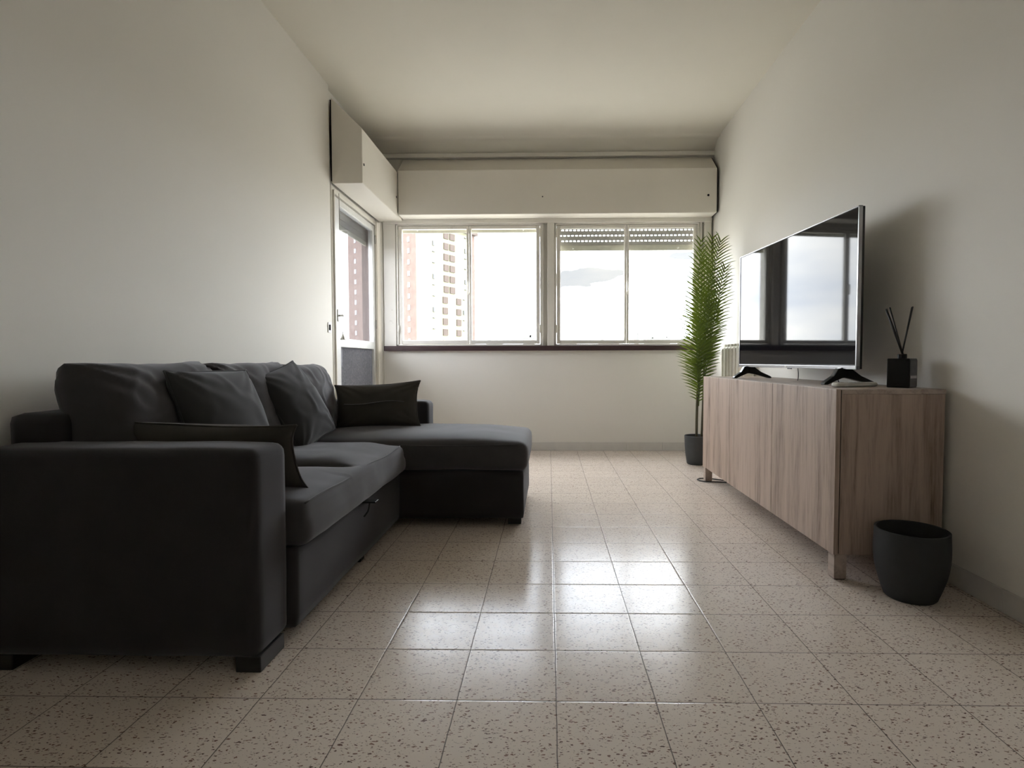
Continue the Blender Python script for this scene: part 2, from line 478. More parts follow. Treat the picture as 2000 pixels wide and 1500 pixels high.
# ------------------------------------------------------------------ room shell
XL, XR, YB, YN, ZC = -1.615, 1.537, 5.40, -.8, 2.88
struct('floor', bxs((-1.85, 1.75, YN - .2, 5.6, -.12, 0)), 'floor', 'beige terrazzo tile floor with brown chips and thin dark joints', 'floor')
bm = new_bm()
prism(bm, [(YN - .2, ZC), (5.17, ZC), (5.195, ZC - .006), (5.22, ZC - .016), (5.245, ZC - .012), (5.29, ZC - .020), (5.335, ZC - .045), (5.365, ZC - .070), (5.385, ZC - .09), (5.6, ZC - .10), (5.6, ZC + .15), (YN - .2, ZC + .15)], 'x', -1.85, 1.75)
struct('ceiling', bm, 'ceil', 'plain off-white ceiling curving down above the windows', 'ceiling', 'auto')
bm = bxs((-1.85, XL, YN, 4.22, 0, ZC), (-1.85, XL - .03, 4.22, YB, 2.19, ZC), (-1.85, XL - .03, 4.22, 4.245, 0, 2.19))
struct('wall_left', bm, 'wall', 'bare off-white wall behind the sofa', 'wall')
struct('wall_right', bxs((XR, 1.75, YN, 5.6, 0, ZC)), 'wall', 'bare off-white wall behind the television', 'wall')
struct('wall_near', bxs((-1.85, 1.75, YN - .2, YN, 0, ZC)), 'wall', 'off-white wall behind the camera', 'wall')
WX = [(-1.443, -.063), (.057, 1.413)]
bm = bxs((-1.66, 1.75, YB, 5.6, 0, .955), (-1.66, 1.75, YB, 5.6, 2.165, ZC - .1),
         (-1.66, WX[0][0], YB + .012, 5.6, .955, 2.165), (WX[0][1], WX[1][0], YB + .03, 5.6, .955, 2.165), (WX[1][1], 1.75, YB + .02, 5.6, .955, 2.165))
struct('wall_back', bm, 'wall', 'off-white wall below and between the two wide windows', 'wall')
# narrow ledge above the big shutter box
struct('trim_1', bxs((-1.60, XR, 5.352, YB, 2.750, 2.788, .004)), 'frame', 'narrow plaster ledge between shutter box and ceiling', 'trim')
struct('trim_2', bxs((-1.560, XR, 5.355, 5.44, .952, .998, .003)), 'sill', 'long dark maroon sill strip under both windows', 'sill')
# boards framing the windows
bm = bxs((-1.560, -1.447, 5.385, 5.42, .998, 2.165, .003), (-1.592, -1.572, 5.39, 5.42, 0, 2.165, .003))
struct('trim_3', bm, 'frame', 'white upright board left of the left window', 'trim')
struct('trim_4', bxs((-.012, .054, 5.375, 5.44, .998, 2.165, .004), (-.062, -.050, 5.39, 5.44, .998, 2.165, .002)), 'frame', 'white upright post between the two windows', 'trim')
struct('trim_5', bxs((1.452, 1.520, 5.38, 5.42, .998, 2.165, .003), (1.417, 1.432, 5.39, 5.44, .998, 2.165, .002)), 'frame', 'white upright board right of the right window', 'trim')
struct('trim_6', bxs((-1.560, 1.52, 5.372, 5.42, 2.146, 2.19, .004)), 'frame', 'white rail along the tops of both windows', 'trim')
# skirting tiles
def skirting(name, along, a0, a1, fixed, label):
    bm = new_bm(); a = a0
    while a < a1 - .01:
        b = min(a + .337, a1)
        if along == 'x': box(bm, a + .001, b - .001, fixed - .010, fixed, 0, .080, .002, 1)
        else: box(bm, min(fixed, fixed - .010), fixed, a + .001, b - .001, 0, .080, .002, 1)
        a = b
    return struct(name, bm, 'base', label, 'baseboard')
skirting('baseboard_back', 'x', -1.63 + .01, XR - .012, YB, 'grey marble skirting tiles under the windows')
skirting('baseboard_right', 'y', YN + .02, 5.38, XR, 'grey marble skirting tiles along the television wall')
skirting('baseboard_left', 'y', YN + .02, 4.2, XL + .010, 'grey marble skirting tiles behind the sofa')

# ------------------------------------------------------------------ windows
def window(name, x0, x1, label):
    z0, z1 = 1.000, 2.150
    w = struct_root(name, label, 'window', ((x0 + x1) / 2, YB, z0))
    bm = bxs((x0, x0 + .018, 5.392, 5.47, z0, z1, .003), (x1 - .018, x1, 5.392, 5.47, z0, z1, .003),
             (x0, x1, 5.392, 5.47, z1 - .018, z1, .003), (x0, x1, 5.392, 5.47, z0, z0 + .014, .003))
    obj('window_frame', bm, 'frame', w)
    xm = (x0 + x1) / 2
    for a, b, inner in ((x0 + .020, xm - .002, 1), (xm + .002, x1 - .020, -1)):
        a1 = a + (.034 if inner == 1 else .020); b1 = b - (.020 if inner == 1 else .034)
        zz0, zz1 = z0 + .016, z1 - .020
        sf = bxs((a, a1, 5.400, 5.442, zz0, zz1, .004), (b1, b, 5.400, 5.442, zz0, zz1, .004),
                 (a1, b1, 5.400, 5.442, zz0, zz0 + .036, .004), (a1, b1, 5.400, 5.442, zz1 - .030, zz1, .004))
        s = obj('sash', sf, 'frame', w)
        obj('pane', bxs((a1 - .004, b1 + .004, 5.420, 5.424, zz0 + .03, zz1 - .025)), 'glass', s)
        hx = a - .001 if inner == 1 else b + .001
        for hz in (1.12, 2.02):
            h = new_bm(); tube(h, [(hx, 5.392, hz), (hx, 5.392, hz + .075)], .006, 8); obj('hinge', h, 'frame', s, True)
    bm = bxs((xm - .005, xm + .009, 5.380, 5.400, 1.48, 1.60, .004)); box(bm, xm - .003, xm + .007, 5.36, 5.382, 1.50, 1.60, .003)
    obj('handle', bm, 'frame', w)
    return w
window('window_1', WX[0][0], WX[0][1], 'left window of two white sashes looking onto an apartment tower')
window('window_2', WX[1][0], WX[1][1], 'right window of two white sashes with its shutter lowered a little')

# roller shutters outside the glass
def roller(x0, x1, rows, zb, label, y=5.515, top=2.16):
    root = thing('roller_shutter', label, 'roller shutter', ((x0 + x1) / 2, y, zb), group='roller shutters outside the panes')
    obj('bottom_bar', bxs((x0, x1, y - .008, y + .008, zb, zb + .052, .002)), 'shutter2', root)
    if rows:
        bm = new_bm(); z = zb + .0525; pitch = .0515
        while z < top:
            # slat with a row of long slots
            box(bm, x0, x1, y - .004, y + .004, z, z + .034)
            box(bm, x0, x1, y - .004, y + .004, z + .046, z + pitch - .0004)
            k = int(round((z - zb) / pitch)); xx = x0 + (.010 if k % 2 else .028)
            prev = x0
            while xx < x1:
                box(bm, prev, xx, y - .004, y + .004, z + .034, z + .046)
                prev = xx + .0225; xx += .0378
            box(bm, prev, x1, y - .004, y + .004, z + .034, z + .046) if prev < x1 else None
            z += pitch
        obj('slats', bm, 'shutter', root)
    for fx in (.12, .88):
        s = new_bm(); tube(s, [(x0 + (x1 - x0) * fx, y - .008, zb + .022), (x0 + (x1 - x0) * fx, y - .022, zb + .022)], .008, 10)
        obj('stopper', s, 'white_p', root, True)
    return root
roller(WX[1][0] + .02, WX[1][1] - .02, 3, 1.910, 'grey perforated roller shutter lowered a little outside the right window')
roller(WX[0][0] + .02, WX[0][1] - .02, 0, 2.088, 'nearly raised roller shutter in the left window, only its bottom bar in view')

# ------------------------------------------------------------------ shutter boxes
def shutter_box(label, prof_axis, pts, a0, a1, holes, loc, gap=None):
    root = thing('shutter_box', label, 'shutter box', loc, group='shutter casings under the ceiling')
    bm = new_bm(); prism(bm, pts, prof_axis, a0, a1)
    bmesh.ops.bevel(bm, geom=bm.edges[:], offset=.003, segments=2, affect='EDGES', clamp_overlap=True)
    obj('casing', bm, 'box', root)
    for h, n, r in holes:
        b = new_bm(); h = Vector(h); n = Vector(n); tube(b, [h - n * .001, h + n * .002], r, 10); obj('screw_hole_shade', b, 'gap', root, label='small dark disc for the shade in a screw hole')  # dark disc laid on the face as the shade inside a hole
    if gap: obj('gap_shade', gap, 'gap', root, label='dark strip for the shade in the gap at the box end')  # solid dark strip painted as the shade in the end gap
    return root
gap = bxs((1.513, 1.520, 5.203, 5.39, 2.188, 2.58)); prism(gap, [(5.203, 2.58), (5.39, 2.735), (5.39, 2.58)], 'x', 1.513, 1.520)
shutter_box('long boxed shutter casing with slanted top above both windows', 'x', [(5.200, 2.185), (5.200, 2.580), (5.395, 2.745), (5.395, 2.185)],
            -1.367, 1.512, [((-.054, 5.199, 2.338), (0, -1, 0), .006), ((1.436, 5.199, 2.340), (0, -1, 0), .010)], (.07, 5.3, 2.185), gap)
gap2 = bxs((-1.612, -1.604, 4.235, 4.30, 2.19, 2.78))
shutter_box('shorter boxed shutter casing above the balcony door', 'y', [(-1.374, 2.170), (-1.374, 2.568), (-1.600, 2.790), (-1.600, 2.170)],
            4.225, 5.392, [((-1.373, 4.262, 2.315), (1, 0, 0), .010), ((-1.373, 5.165, 2.335), (1, 0, 0), .010)], (-1.49, 4.8, 2.17), gap2)

# ------------------------------------------------------------------ balcony door
XD = -1.640
door = struct_root('door_1', 'white framed glazed balcony door in the left corner', 'door', (XD, 4.85, 0))
obj('door_frame', bxs((XD - .04, XD + .022, 4.25, 4.325, 0, 2.17, .004), (XD - .04, XD + .022, 5.335, 5.385, 0, 2.17, .004), (XD - .04, XD + .022, 4.325, 5.335, 2.125, 2.17, .004)), 'frame', door)
obj('door_stop', bxs((XD + .0, XD + .035, 4.275, 4.292, 0, 2.14, .002)), 'frame', door)
y0, y1 = 4.332, 5.328
leaf = obj('door_leaf', bxs((XD - .030, XD + .012, y0, y0 + .100, .01, 2.115, .005), (XD - .030, XD + .012, y1 - .055, y1, .01, 2.115, .005),
    (XD - .030, XD + .012, y0 + .100, y1 - .055, 2.060, 2.115, .005), (XD - .030, XD + .012, y0 + .100, y1 - .055, .965, 1.035, .005), (XD - .030, XD + .012, y0 + .100, y1 - .055, .01, .16, .005)), 'metal_w', door)
obj('pane', bxs((XD - .012, XD - .007, y0 + .097, y1 - .052, 1.03, 2.065)), 'doorglass', leaf)
obj('lower_pane', bxs((XD - .012, XD - .007, y0 + .097, y1 - .052, .155, .97)), 'frost', leaf, label='obscure textured grey glass')
bm = bxs((XD + .012, XD + .020, y0 + .030, y0 + .075, 1.16, 1.255, .003)); box(bm, XD + .020, XD + .052, y0 + .045, y0 + .060, 1.20, 1.216, .003); box(bm, XD + .044, XD + .056, y0 + .045, y0 + .135, 1.20, 1.216, .004)
obj('handle', bm, 'brass', leaf, label='brushed metal door handle')
for hz in (.35, 1.16, 1.95):
    b = new_bm(); tube(b, [(XD + .018, y1 + .003, hz), (XD + .018, y1 + .003, hz + .08)], .007, 8); obj('hinge', b, 'brass', door, True)
# pull cord with cone weight hanging at the latch side
cord = thing('blind_cord', 'thin grey pull cord with a small cone weight hanging beside the balcony door', 'cord', (XD + .05, 4.36, 1.02))
b = new_bm(); tube(b, bezier((XD + .045, 4.345, 2.13), (XD + .050, 4.355, 1.6), (XD + .050, 4.372, 1.06), 10), .0025, 6); obj('string', b, 'shutter', cord, True)
b = new_bm(); lathe(b, [(0, 1.065), (.006, 1.062), (.020, 1.025), (.018, 1.020), (0, 1.020)], XD + .050, 4.372, 16); obj('weight', b, 'brass', cord, 'auto')
# shutter outside the door, outer reveal and balcony
rs = thing('roller_shutter', 'grey slatted roller shutter half seen outside the balcony door top', 'roller shutter', (-1.70, 4.85, 1.95), group='roller shutters outside the panes')
bm = new_bm(); z = 1.965
while z < 2.2:
    box(bm, -1.712, -1.700, 4.26, 5.31, z, z + .047, .003, 1); z += .049
obj('slats', bm, 'shutter', rs)
obj('bottom_bar', bxs((-1.714, -1.698, 4.26, 5.31, 1.925, 1.963, .003)), 'shutter2', rs)
struct('trim_7', bxs((-1.745, XD - .042, 5.315, 5.395, 0, 2.19)), 'reveal', 'pinkish outer jamb beyond the balcony door hinge side', 'trim')
struct('floor_balcony', bxs((-2.95, -1.86, 3.0, 7.5, -.20, -.04)), 'parapet', 'grey balcony slab outside the door', 'floor')
struct('balcony_skylight_blocker', bxs((-2.95, -1.86, 3.0, 7.0, 2.62, 2.80)), 'parapet', 'unseen slab added above the balcony to block high sky light', 'ceiling')  # out of view, added to cut the sky light entering by the door
struct('wall_balcony', bxs((-2.95, -2.83, 3.0, 7.5, -.04, .93)), 'parapet', 'grey balcony parapet seen through the lower door glass', 'wall')
# winder plate on the wall
sw = thing('strap_winder', 'small chrome shutter strap winder plate on the left wall beside the door', 'winder', (XL, 4.16, 1.10))
obj('plate', bxs((XL, XL + .006, 4.135, 4.185, 1.065, 1.140, .002)), 'brass', sw)
obj('slot', bxs((XL + .006, XL + .013, 4.150, 4.165, 1.080, 1.125, .002)), 'gap', sw, label='dark block for the shade in the strap slot')  # near-black block painted as the shade inside the slot

# ceiling lamp
cl = thing('ceiling_lamp', 'shallow round opal lamp on the ceiling, cut off by the top of the photo', 'ceiling lamp', (-.06, 2.93, ZC))
b = new_bm(); lathe(b, [(0, ZC), (.165, ZC), (.170, ZC - .010), (.165, ZC - .02), (0, ZC - .02)], -.06, 2.955, 48); obj('rim', b, 'white_p', cl, 'auto')
b = new_bm(); lathe(b, [(.205 * math.cos(a * PI / 24), ZC - .018 - .062 * math.sin(a * PI / 24)) for a in range(13)], -.06, 2.955, 56); obj('shade', b, 'opal', cl, 'auto')

# ------------------------------------------------------------------ sofa
SX = -.768
sofa = thing('corner_sofa', 'charcoal fabric corner sofa with chaise end along the left wall', 'sofa', (-1.2, 2.55, 0))
def part(name, bm, mat='sofa', parent=None, label=None, smooth=True): return obj(name, bm, mat, parent or sofa, smooth, label)
bm = new_bm(); rbox(bm, -1.585, SX - .020, 1.492, 1.690, .040, .612, .030, .018, crown=.006, wrinkle=.003, wscale=4, seed=2); part('armrest', bm, 'sofa_shade')
bm = new_bm(); rbox(bm, -1.585, -.735, 3.452, 3.618, .040, .606, .030, .018, crown=.006, wrinkle=.003, wscale=4, seed=5); part('armrest', bm, 'sofa_shade')
bm = new_bm(); rbox(bm, -1.595, -1.440, 1.628, 3.612, .060, .700, .025, .03, wrinkle=.003, wscale=4, seed=3); part('back_frame', bm, 'sofa_shade')
bm = new_bm(); rbox(bm, -1.45, SX, 1.680, 2.90, .040, .285, .010, .03, wrinkle=.004, wscale=3, seed=8); part('seat_base', bm, 'sofa_shade')
bm = new_bm(); rbox(bm, -1.45, -.128, 2.880, 3.625, .040, .290, .014, .03, wrinkle=.003, wscale=3, seed=9); part('chaise_base', bm, 'sofa_shade')
def seat_form(P):
    # two crowned seats with a dip between them; the front edge runs on unbroken
    if P.z > .36:
        k = min(1, (P.z - .36) / .04)
        depth = max(0, min(1, (SX + .02 - P.x) / .16))
        end = min(1, (P.y - 1.69) / .05) * min(1, (2.875 - P.y) / .05)
        if P.y < 2.262: q = (P.y - 1.692) / .57; amp = .030
        else: q = (P.y - 2.262) / .61; amp = .044
        q = max(0, min(1, q))
        bump = amp * max(0, 1 - abs(2 * q - 1) ** 5.5)
        flat = (.030 if P.y > 2.1 else .022) * end
        w = depth * depth * (3 - 2 * depth)
        P.z += k * (bump * w + flat * (1 - w) * .35 * (1 - abs(P.x - SX - .03) * 0))
        P.z -= k * .020 * w * math.exp(-((P.y - 2.262) / .014) ** 2)
    else:
        P.x += .010 * math.sin((P.z - .28) * 30) * (1 if P.x > -.9 else 0)
    return P
bm = new_bm(); rbox(bm, -1.40, SX + .030, 1.692, 2.872, .283, .416, .030, .014, crown_side=.006, wrinkle=.0045, wscale=5, seed=1, fn=seat_form)
c = part('seat_cushion', bm)
bm = new_bm(); tube(bm, [(SX + .019 + .003 * math.sin(t * 9), 1.715 + 1.105 * t, .416 + .004 * math.sin(t * 14) + .006 * t) for t in (i / 40 for i in range(41))], .0032, 6)
part('seam', bm, 'sofa', c)
bm = new_bm(); rbox(bm, -1.42, -.108, 2.866, 3.632, .290, .432, .042, .022, crown=.040, crown_side=.006, wrinkle=.004, wscale=3.5, seed=6)
c = part('chaise_cushion', bm)
bm = new_bm(); tube(bm, [(-1.3 + 1.15 * t, 2.872, .424 + .006 * math.sin(t * 7)) for t in (i / 24 for i in range(25))], .003, 6); part('seam', bm, 'sofa', c)
# back cushions: plump, leaning, rounded tops
def back_cushion(yc, wid, seed, top=.82, lean=.20, thick=.25):
    hgt = top - .43
    def fold(P, u, v):
        return P
    bm, g, n = pillow(wid, hgt + .03, thick, pin=.03, seed=seed, wr=.017, n=50, p=5.0, q=.42, corner=.0, ws=6)
    R = Matrix.Rotation(-lean, 4, 'Y') @ Matrix.Rotation(PI / 2, 4, 'Z')
    for v in bm.verts:
        co = v.co.copy()
        k = (co.z / (hgt / 2))
        co.y *= 1.0 - .10 * k
        v.co = R @ co + Vector((-1.395, yc, .43 + hgt / 2))
    return part('back_cushion', bm, 'sofa')
back_cushion(1.985, .650, 3, .836)
back_cushion(2.595, .680, 8, .836)
back_cushion(3.165, .580, 11, .825)
# pull strap under the seat edge
bm = new_bm(); box(bm, SX + .000, SX + .055, 2.300, 2.345, .268, .274, .001, 1)
tube(bm, [(SX + .03, 2.31, .272), (SX + .025, 2.30, .235), (SX + .012, 2.285, .215)], .004, 6)
part('pull_strap', bm, 'black', label='black pull-out strap tab', smooth=False)
for lx, ly in ((SX - .090, 1.505), (-1.55, 1.505), (-.215, 2.935), (-.215, 3.56), (-1.55, 3.56), (SX - .10, 2.36)):
    bm = bxs((lx, lx + .070, ly, ly + (.14 if ly < 1.6 else .05), 0, .045, .003)); part('foot', bm, 'black', label='black block foot', smooth=False)

# loose pillows
def loose_pillow(name, label, w, h, t, mat, mw, seed, pin=.07, wr=.010, zipper=False, corner=.05):
    loc = mw.to_translation()
    root = thing(name, label, 'pillow', loc, group='loose pillows on the sofa')
    bm, g, n = pillow(w, h, t, pin=pin, seed=seed, wr=wr, p=2.3, q=.52, corner=corner)
    rot = mw.to_3x3().to_4x4()
    edge = [g[i, 0].co.copy() for i in range(n + 1)] + [g[n, j].co.copy() for j in range(n + 1)] + [g[i, n].co.copy() for i in range(n, -1, -1)] + [g[0, j].co.copy() for j in range(n, -1, -1)]
    for v in bm.verts: v.co = rot @ v.co
    c = obj('cover', bm, mat, root, True, world=False)
    b = new_bm(); tube(b, [rot @ e for e in edge], .0035, 6); obj('piping', b, mat, root, True, world=False)
    if zipper:
        b = new_bm(); tube(b, [rot @ Vector((x * w, -t * .49 * (1 - abs(x * 1.6) ** 3) - .005, h * .02 + .006 * math.sin(x * 9))) for x in (-.36 + .72 * i / 16 for i in range(17))], .0026, 6)
        obj('zipper', b, 'label', root, True, world=False, label='fine raised zipper line')
    return root
def MW(loc, rz=0, rx=0, ry=0):
    return Matrix.Translation(loc) @ Matrix.Rotation(rz, 4, 'Z') @ Matrix.Rotation(rx, 4, 'X') @ Matrix.Rotation(ry, 4, 'Y')
# pillow local: width along x, height along z, thickness along y (front = -y)
loose_pillow('throw_pillow', 'square charcoal pillow leaning between the first two back cushions', .43, .42, .15, 'pillow', MW((-1.215, 2.110, .622), math.radians(83), math.radians(-20), math.radians(1)), 4, .05, .012, corner=.0)
loose_pillow('throw_pillow', 'square charcoal pillow with a raised corner leaning by the chaise', .37, .41, .15, 'pillow', MW((-1.235, 2.755, .638), math.radians(80), math.radians(-27), math.radians(-13)), 6, .05, .012, corner=.0)
loose_pillow('lumbar_pillow', 'long dark pillow lying behind the near armrest', .57, .25, .12, 'pillow_o', MW((-1.095, 1.800, .545), math.radians(0), math.radians(27), math.radians(2.0)), 8, .04, .009, corner=.07)
loose_pillow('lumbar_pillow', 'long dark pillow with a zipper line standing against the far armrest', .50, .26, .12, 'pillow_o', MW((-1.025, 3.360, .590), math.radians(-2), math.radians(-14), math.radians(-3)), 9, .05, .009, True)

# ------------------------------------------------------------------ sideboard
cab = thing('sideboard', 'grey-brown wood veneer sideboard with three doors along the right wall', 'sideboard', (1.31, 3.125, 0))
CY0, CY1 = 2.192, 4.062
bm = bxs((1.1215, 1.512, CY0 + .002, CY0 + .020, .100, .722, .0015), (1.1215, 1.512, CY1 - .020, CY1 - .002, .100, .722, .0015),
         (1.1215, 1.512, CY0 + .020, CY1 - .020, .100, .118), (1.500, 1.510, CY0 + .020, CY1 - .020, .118, .722))
obj('cabinet_body', bm, 'wood', cab)
obj('top_panel', bxs((1.1215, 1.514, CY0, CY1, .7225, .741, .0015)), 'woodtop', cab)
obj('gap_shade', bxs((1.1185, 1.1212, CY0 + .004, CY1 - .004, .104, .738)), 'gap', cab, label='dark sheet for the shade in the gap behind the doors')  # solid dark sheet painted as shade between doors and body
w3 = (CY1 - CY0) / 3
for i in range(3):
    obj('door', bxs((1.100, 1.118, CY0 + i * w3 + .0013, CY0 + (i + 1) * w3 - .0013, .100, .741, .0015)), 'wood', cab)
for lx in (1.105, 1.455):
    for ly in (CY0 + .004, CY1 - .056):
        obj('leg', bxs((lx, lx + .048, ly, ly + .050, .004, .100, .002)), 'woodtop', cab)
for lx in (1.105, 1.455):
    for ly in (CY0 + .004, CY1 - .056):
        obj('glide', bxs((lx + .004, lx + .044, ly + .004, ly + .046, 0, .004)), 'black', cab, label='dark felt glide under the leg')

# ------------------------------------------------------------------ television
tx0, ty0, tx1, ty1 = 1.357, 2.515, 1.256, 3.745
TL = math.hypot(tx1 - tx0, ty1 - ty0); ang = math.atan2(ty1 - ty0, tx1 - tx0) - PI / 2
tv = thing('television', 'flat black television with silver edge on two splayed feet', 'television', ((tx0 + tx1) / 2, (ty0 + ty1) / 2, .741), (0, 0, ang))
# local: y along the length (-near, +far), x thickness (screen at -x), z up from the sideboard top
zb, zt, hl = .070, .782, TL / 2
def tvo(name, bm, mat, parent=tv, smooth=False, label=None): return obj(name, bm, mat, parent, smooth, label, world=False)
tvo('screen', bxs((-.0105, -.0085, -hl + .010, hl - .010, zb + .022, zt - .008)), 'screen')
tvo('bezel', bxs((-.0135, .004, -hl, -hl + .007, zb, zt, .001), (-.0135, .004, hl - .007, hl, zb, zt, .001), (-.0135, .004, -hl, hl, zt - .006, zt, .001), (-.0135, .004, -hl, hl, zb, zb + .017, .0015)), 'silver', label='slim brushed silver bezel')
tvo('back_panel', bxs((-.0085, .016, -hl + .002, hl - .002, zb + .002, zt - .002, .002)), 'black')
tvo('rear_housing', bxs((.016, .062, -hl + .10, hl - .10, zb + .010, zb + .36, .014)), 'black', label='raised black housing on the lower back')
tvo('logo', bxs((-.0148, -.0133, -.009, .009, zb + .003, zb + .014, .0005)), 'white_p', label='tiny pale maker mark')
tvo('sensor', bxs((-.012, -.004, -.05, -.012, zb - .005, zb, .001)), 'black')
for fy in (-hl + .115, hl - .115):
    bm = new_bm()
    # splayed foot: apex under the panel, toes front and back
    for sx, toe in ((-1, -.092), (1, .140)):
        pts = [(0, .080), (sx * .030, .074), (toe * .55, .040), (toe, .012), (toe + sx * .006, .004), (toe + sx * .004, .0), (toe - sx * .012, .0), (toe * .55, .014), (sx * .012, .030), (0, .031)]
        prism(bm, pts if sx < 0 else pts, 'y', fy - .016, fy + .016)
    bmesh.ops.bevel(bm, geom=bm.edges[:], offset=.002, segments=1, affect='EDGES', clamp_overlap=True)
    tvo('foot', bm, 'black_g', label='black splayed foot')
for cy_, sw_ in ((-.04, .012), (-.40, -.010)):
    bm = new_bm(); tube(bm, bezier((.03, cy_, zb + .02), (.035, cy_ - sw_, .03), (.04, cy_ + sw_, .003), 10), .0022, 6)
    tvo('cable', bm, 'black', smooth=True)

# remote under the near foot
rem = thing('remote_control', 'slim white remote control lying before the near television foot', 'remote control', (1.285, 2.405, .741), (0, 0, math.radians(20)))
obj('body', new_bm() and (lambda b: rbox(b, -.115, .105, -.019, .019, 0.0005, .019, .009, .006))(new_bm()), 'white_p', rem, True, world=False)
bm = new_bm()
for k in range(6): box(bm, -.085 + k * .022, -.073 + k * .022, -.008, .008, .0188, .0200)
obj('buttons', bm, 'shutter', rem, world=False)

# reed diffuser
rd = thing('reed_diffuser', 'black cube reed diffuser with four dark sticks on the sideboard', 'diffuser', (1.432, 2.335, .741), (0, 0, math.radians(39)))
s = .041
obj('bottle', (lambda b: box(b, -s, s, -s, s, 0, .118, .004, 3))(new_bm()), 'black_g', rd, world=False)
b = new_bm(); lathe(b, [(0, .118), (.017, .118), (.017, .134), (.0155, .136), (.012, .136), (.011, .122), (0, .122)], 0, 0, 24); obj('neck', b, 'black_g', rd, 'auto', world=False)
# visible right-hand face is local -y ; pale patch on a grey label
lb = obj('label', bxs((-s + .006, s - .004, -s - .0012, -s + .0005, .006, .112)), 'label', rd, world=False, label='grey printed label')
obj('label_patch', bxs((-s + .010, s - .008, -s - .0016, -s - .0010, .038, .049)), 'lblwhite', lb, world=False, label='pale rectangle on the label')
Rinv = Matrix.Rotation(-math.radians(39), 4, 'Z')
for dxx, dyy, top in ((-.072, -.006, .317), (-.047, .012, .325), (.034, .0, .325), (.044, .010, .328)):
    p1 = Rinv @ Vector((dxx, dyy, top)); p0 = Rinv @ Vector((-dxx * .10, -dyy * .2, .123))
    b = new_bm(); tube(b, [p0, p1], .0042 if dxx == -.072 else .0028, 8); obj('reed', b, 'black', rd, True, world=False)

# ------------------------------------------------------------------ waste pot at right
def pot(name, label, x, y, rt, rb, h, mat, belly=.0, group=None):
    root = thing(name, label, 'pot', (x, y, 0))
    prof = [(0, 0), (rb * .93, 0), (rb, .006)]
    for k in range(1, 15):
        t = k / 14; r = rb + (rt - rb) * (t ** .82) + belly * math.sin(t * PI) ** 1.2
        prof.append((r, .006 + (h - .006) * t))
    prof += [(prof[-1][0] - .003, h + .002), (prof[-1][0] - .007, h)]
    for k in range(13, -1, -1):
        t = k / 14; r = rb + (rt - rb) * (t ** .82) + belly * math.sin(t * PI) ** 1.2 - .007
        prof.append((r, .012 + (h - .012) * t))
    prof.append((0, .012))
    b = new_bm(); lathe(b, prof, x, y, 64); obj('shell', b, mat, root, 'auto')
    return root
pot('empty_pot', 'empty anthracite plastic pot on the floor beside the sideboard', 1.302, 2.045, .117, .084, .246, 'pot', .014)

# ------------------------------------------------------------------ palm
PX, PY = 1.222, 4.700
palm = pot('potted_palm', 'tall artificial palm in an anthracite pot in the far right corner', PX, PY, .100, .078, .235, 'pot2', .003)
palm['category'] = 'plant'
b = new_bm(); lathe(b, [(0, .205), (.06, .208), (.092, .204), (.092, .19), (0, .19)], PX, PY, 32)
for v in b.verts: v.co.z += .006 * noise.noise(v.co * 60)
obj('soil', b, 'soil', palm, True)
b = new_bm()
for k in range(16):
    a = random.uniform(0, 2 * PI); r = random.uniform(.01, .07)
    c0 = Vector((PX + r * math.cos(a), PY + r * math.sin(a), .205)); tube(b, [c0, c0 + Vector((random.uniform(-.02, .02), random.uniform(-.02, .02), random.uniform(.01, .03)))], .005, 5, .001)
obj('moss', b, 'soil', palm, True, label='reddish moss tufts')
stems = [((PX - .004, PY - .01, .20), (PX - .012, PY - .01, .5), (PX + .010, PY - .01, .80)), ((PX + .042, PY + .01, .20), (PX + .055, PY + .01, .6), (PX + .060, PY, 1.05)), ((PX + .01, PY + .045, .20), (PX + .02, PY + .06, .5), (PX + .02, PY + .04, .90))]
for st in stems:
    b = new_bm(); tube(b, bezier(*st, 12), .010, 8, .006); obj('stem', b, 'stem', palm, True)
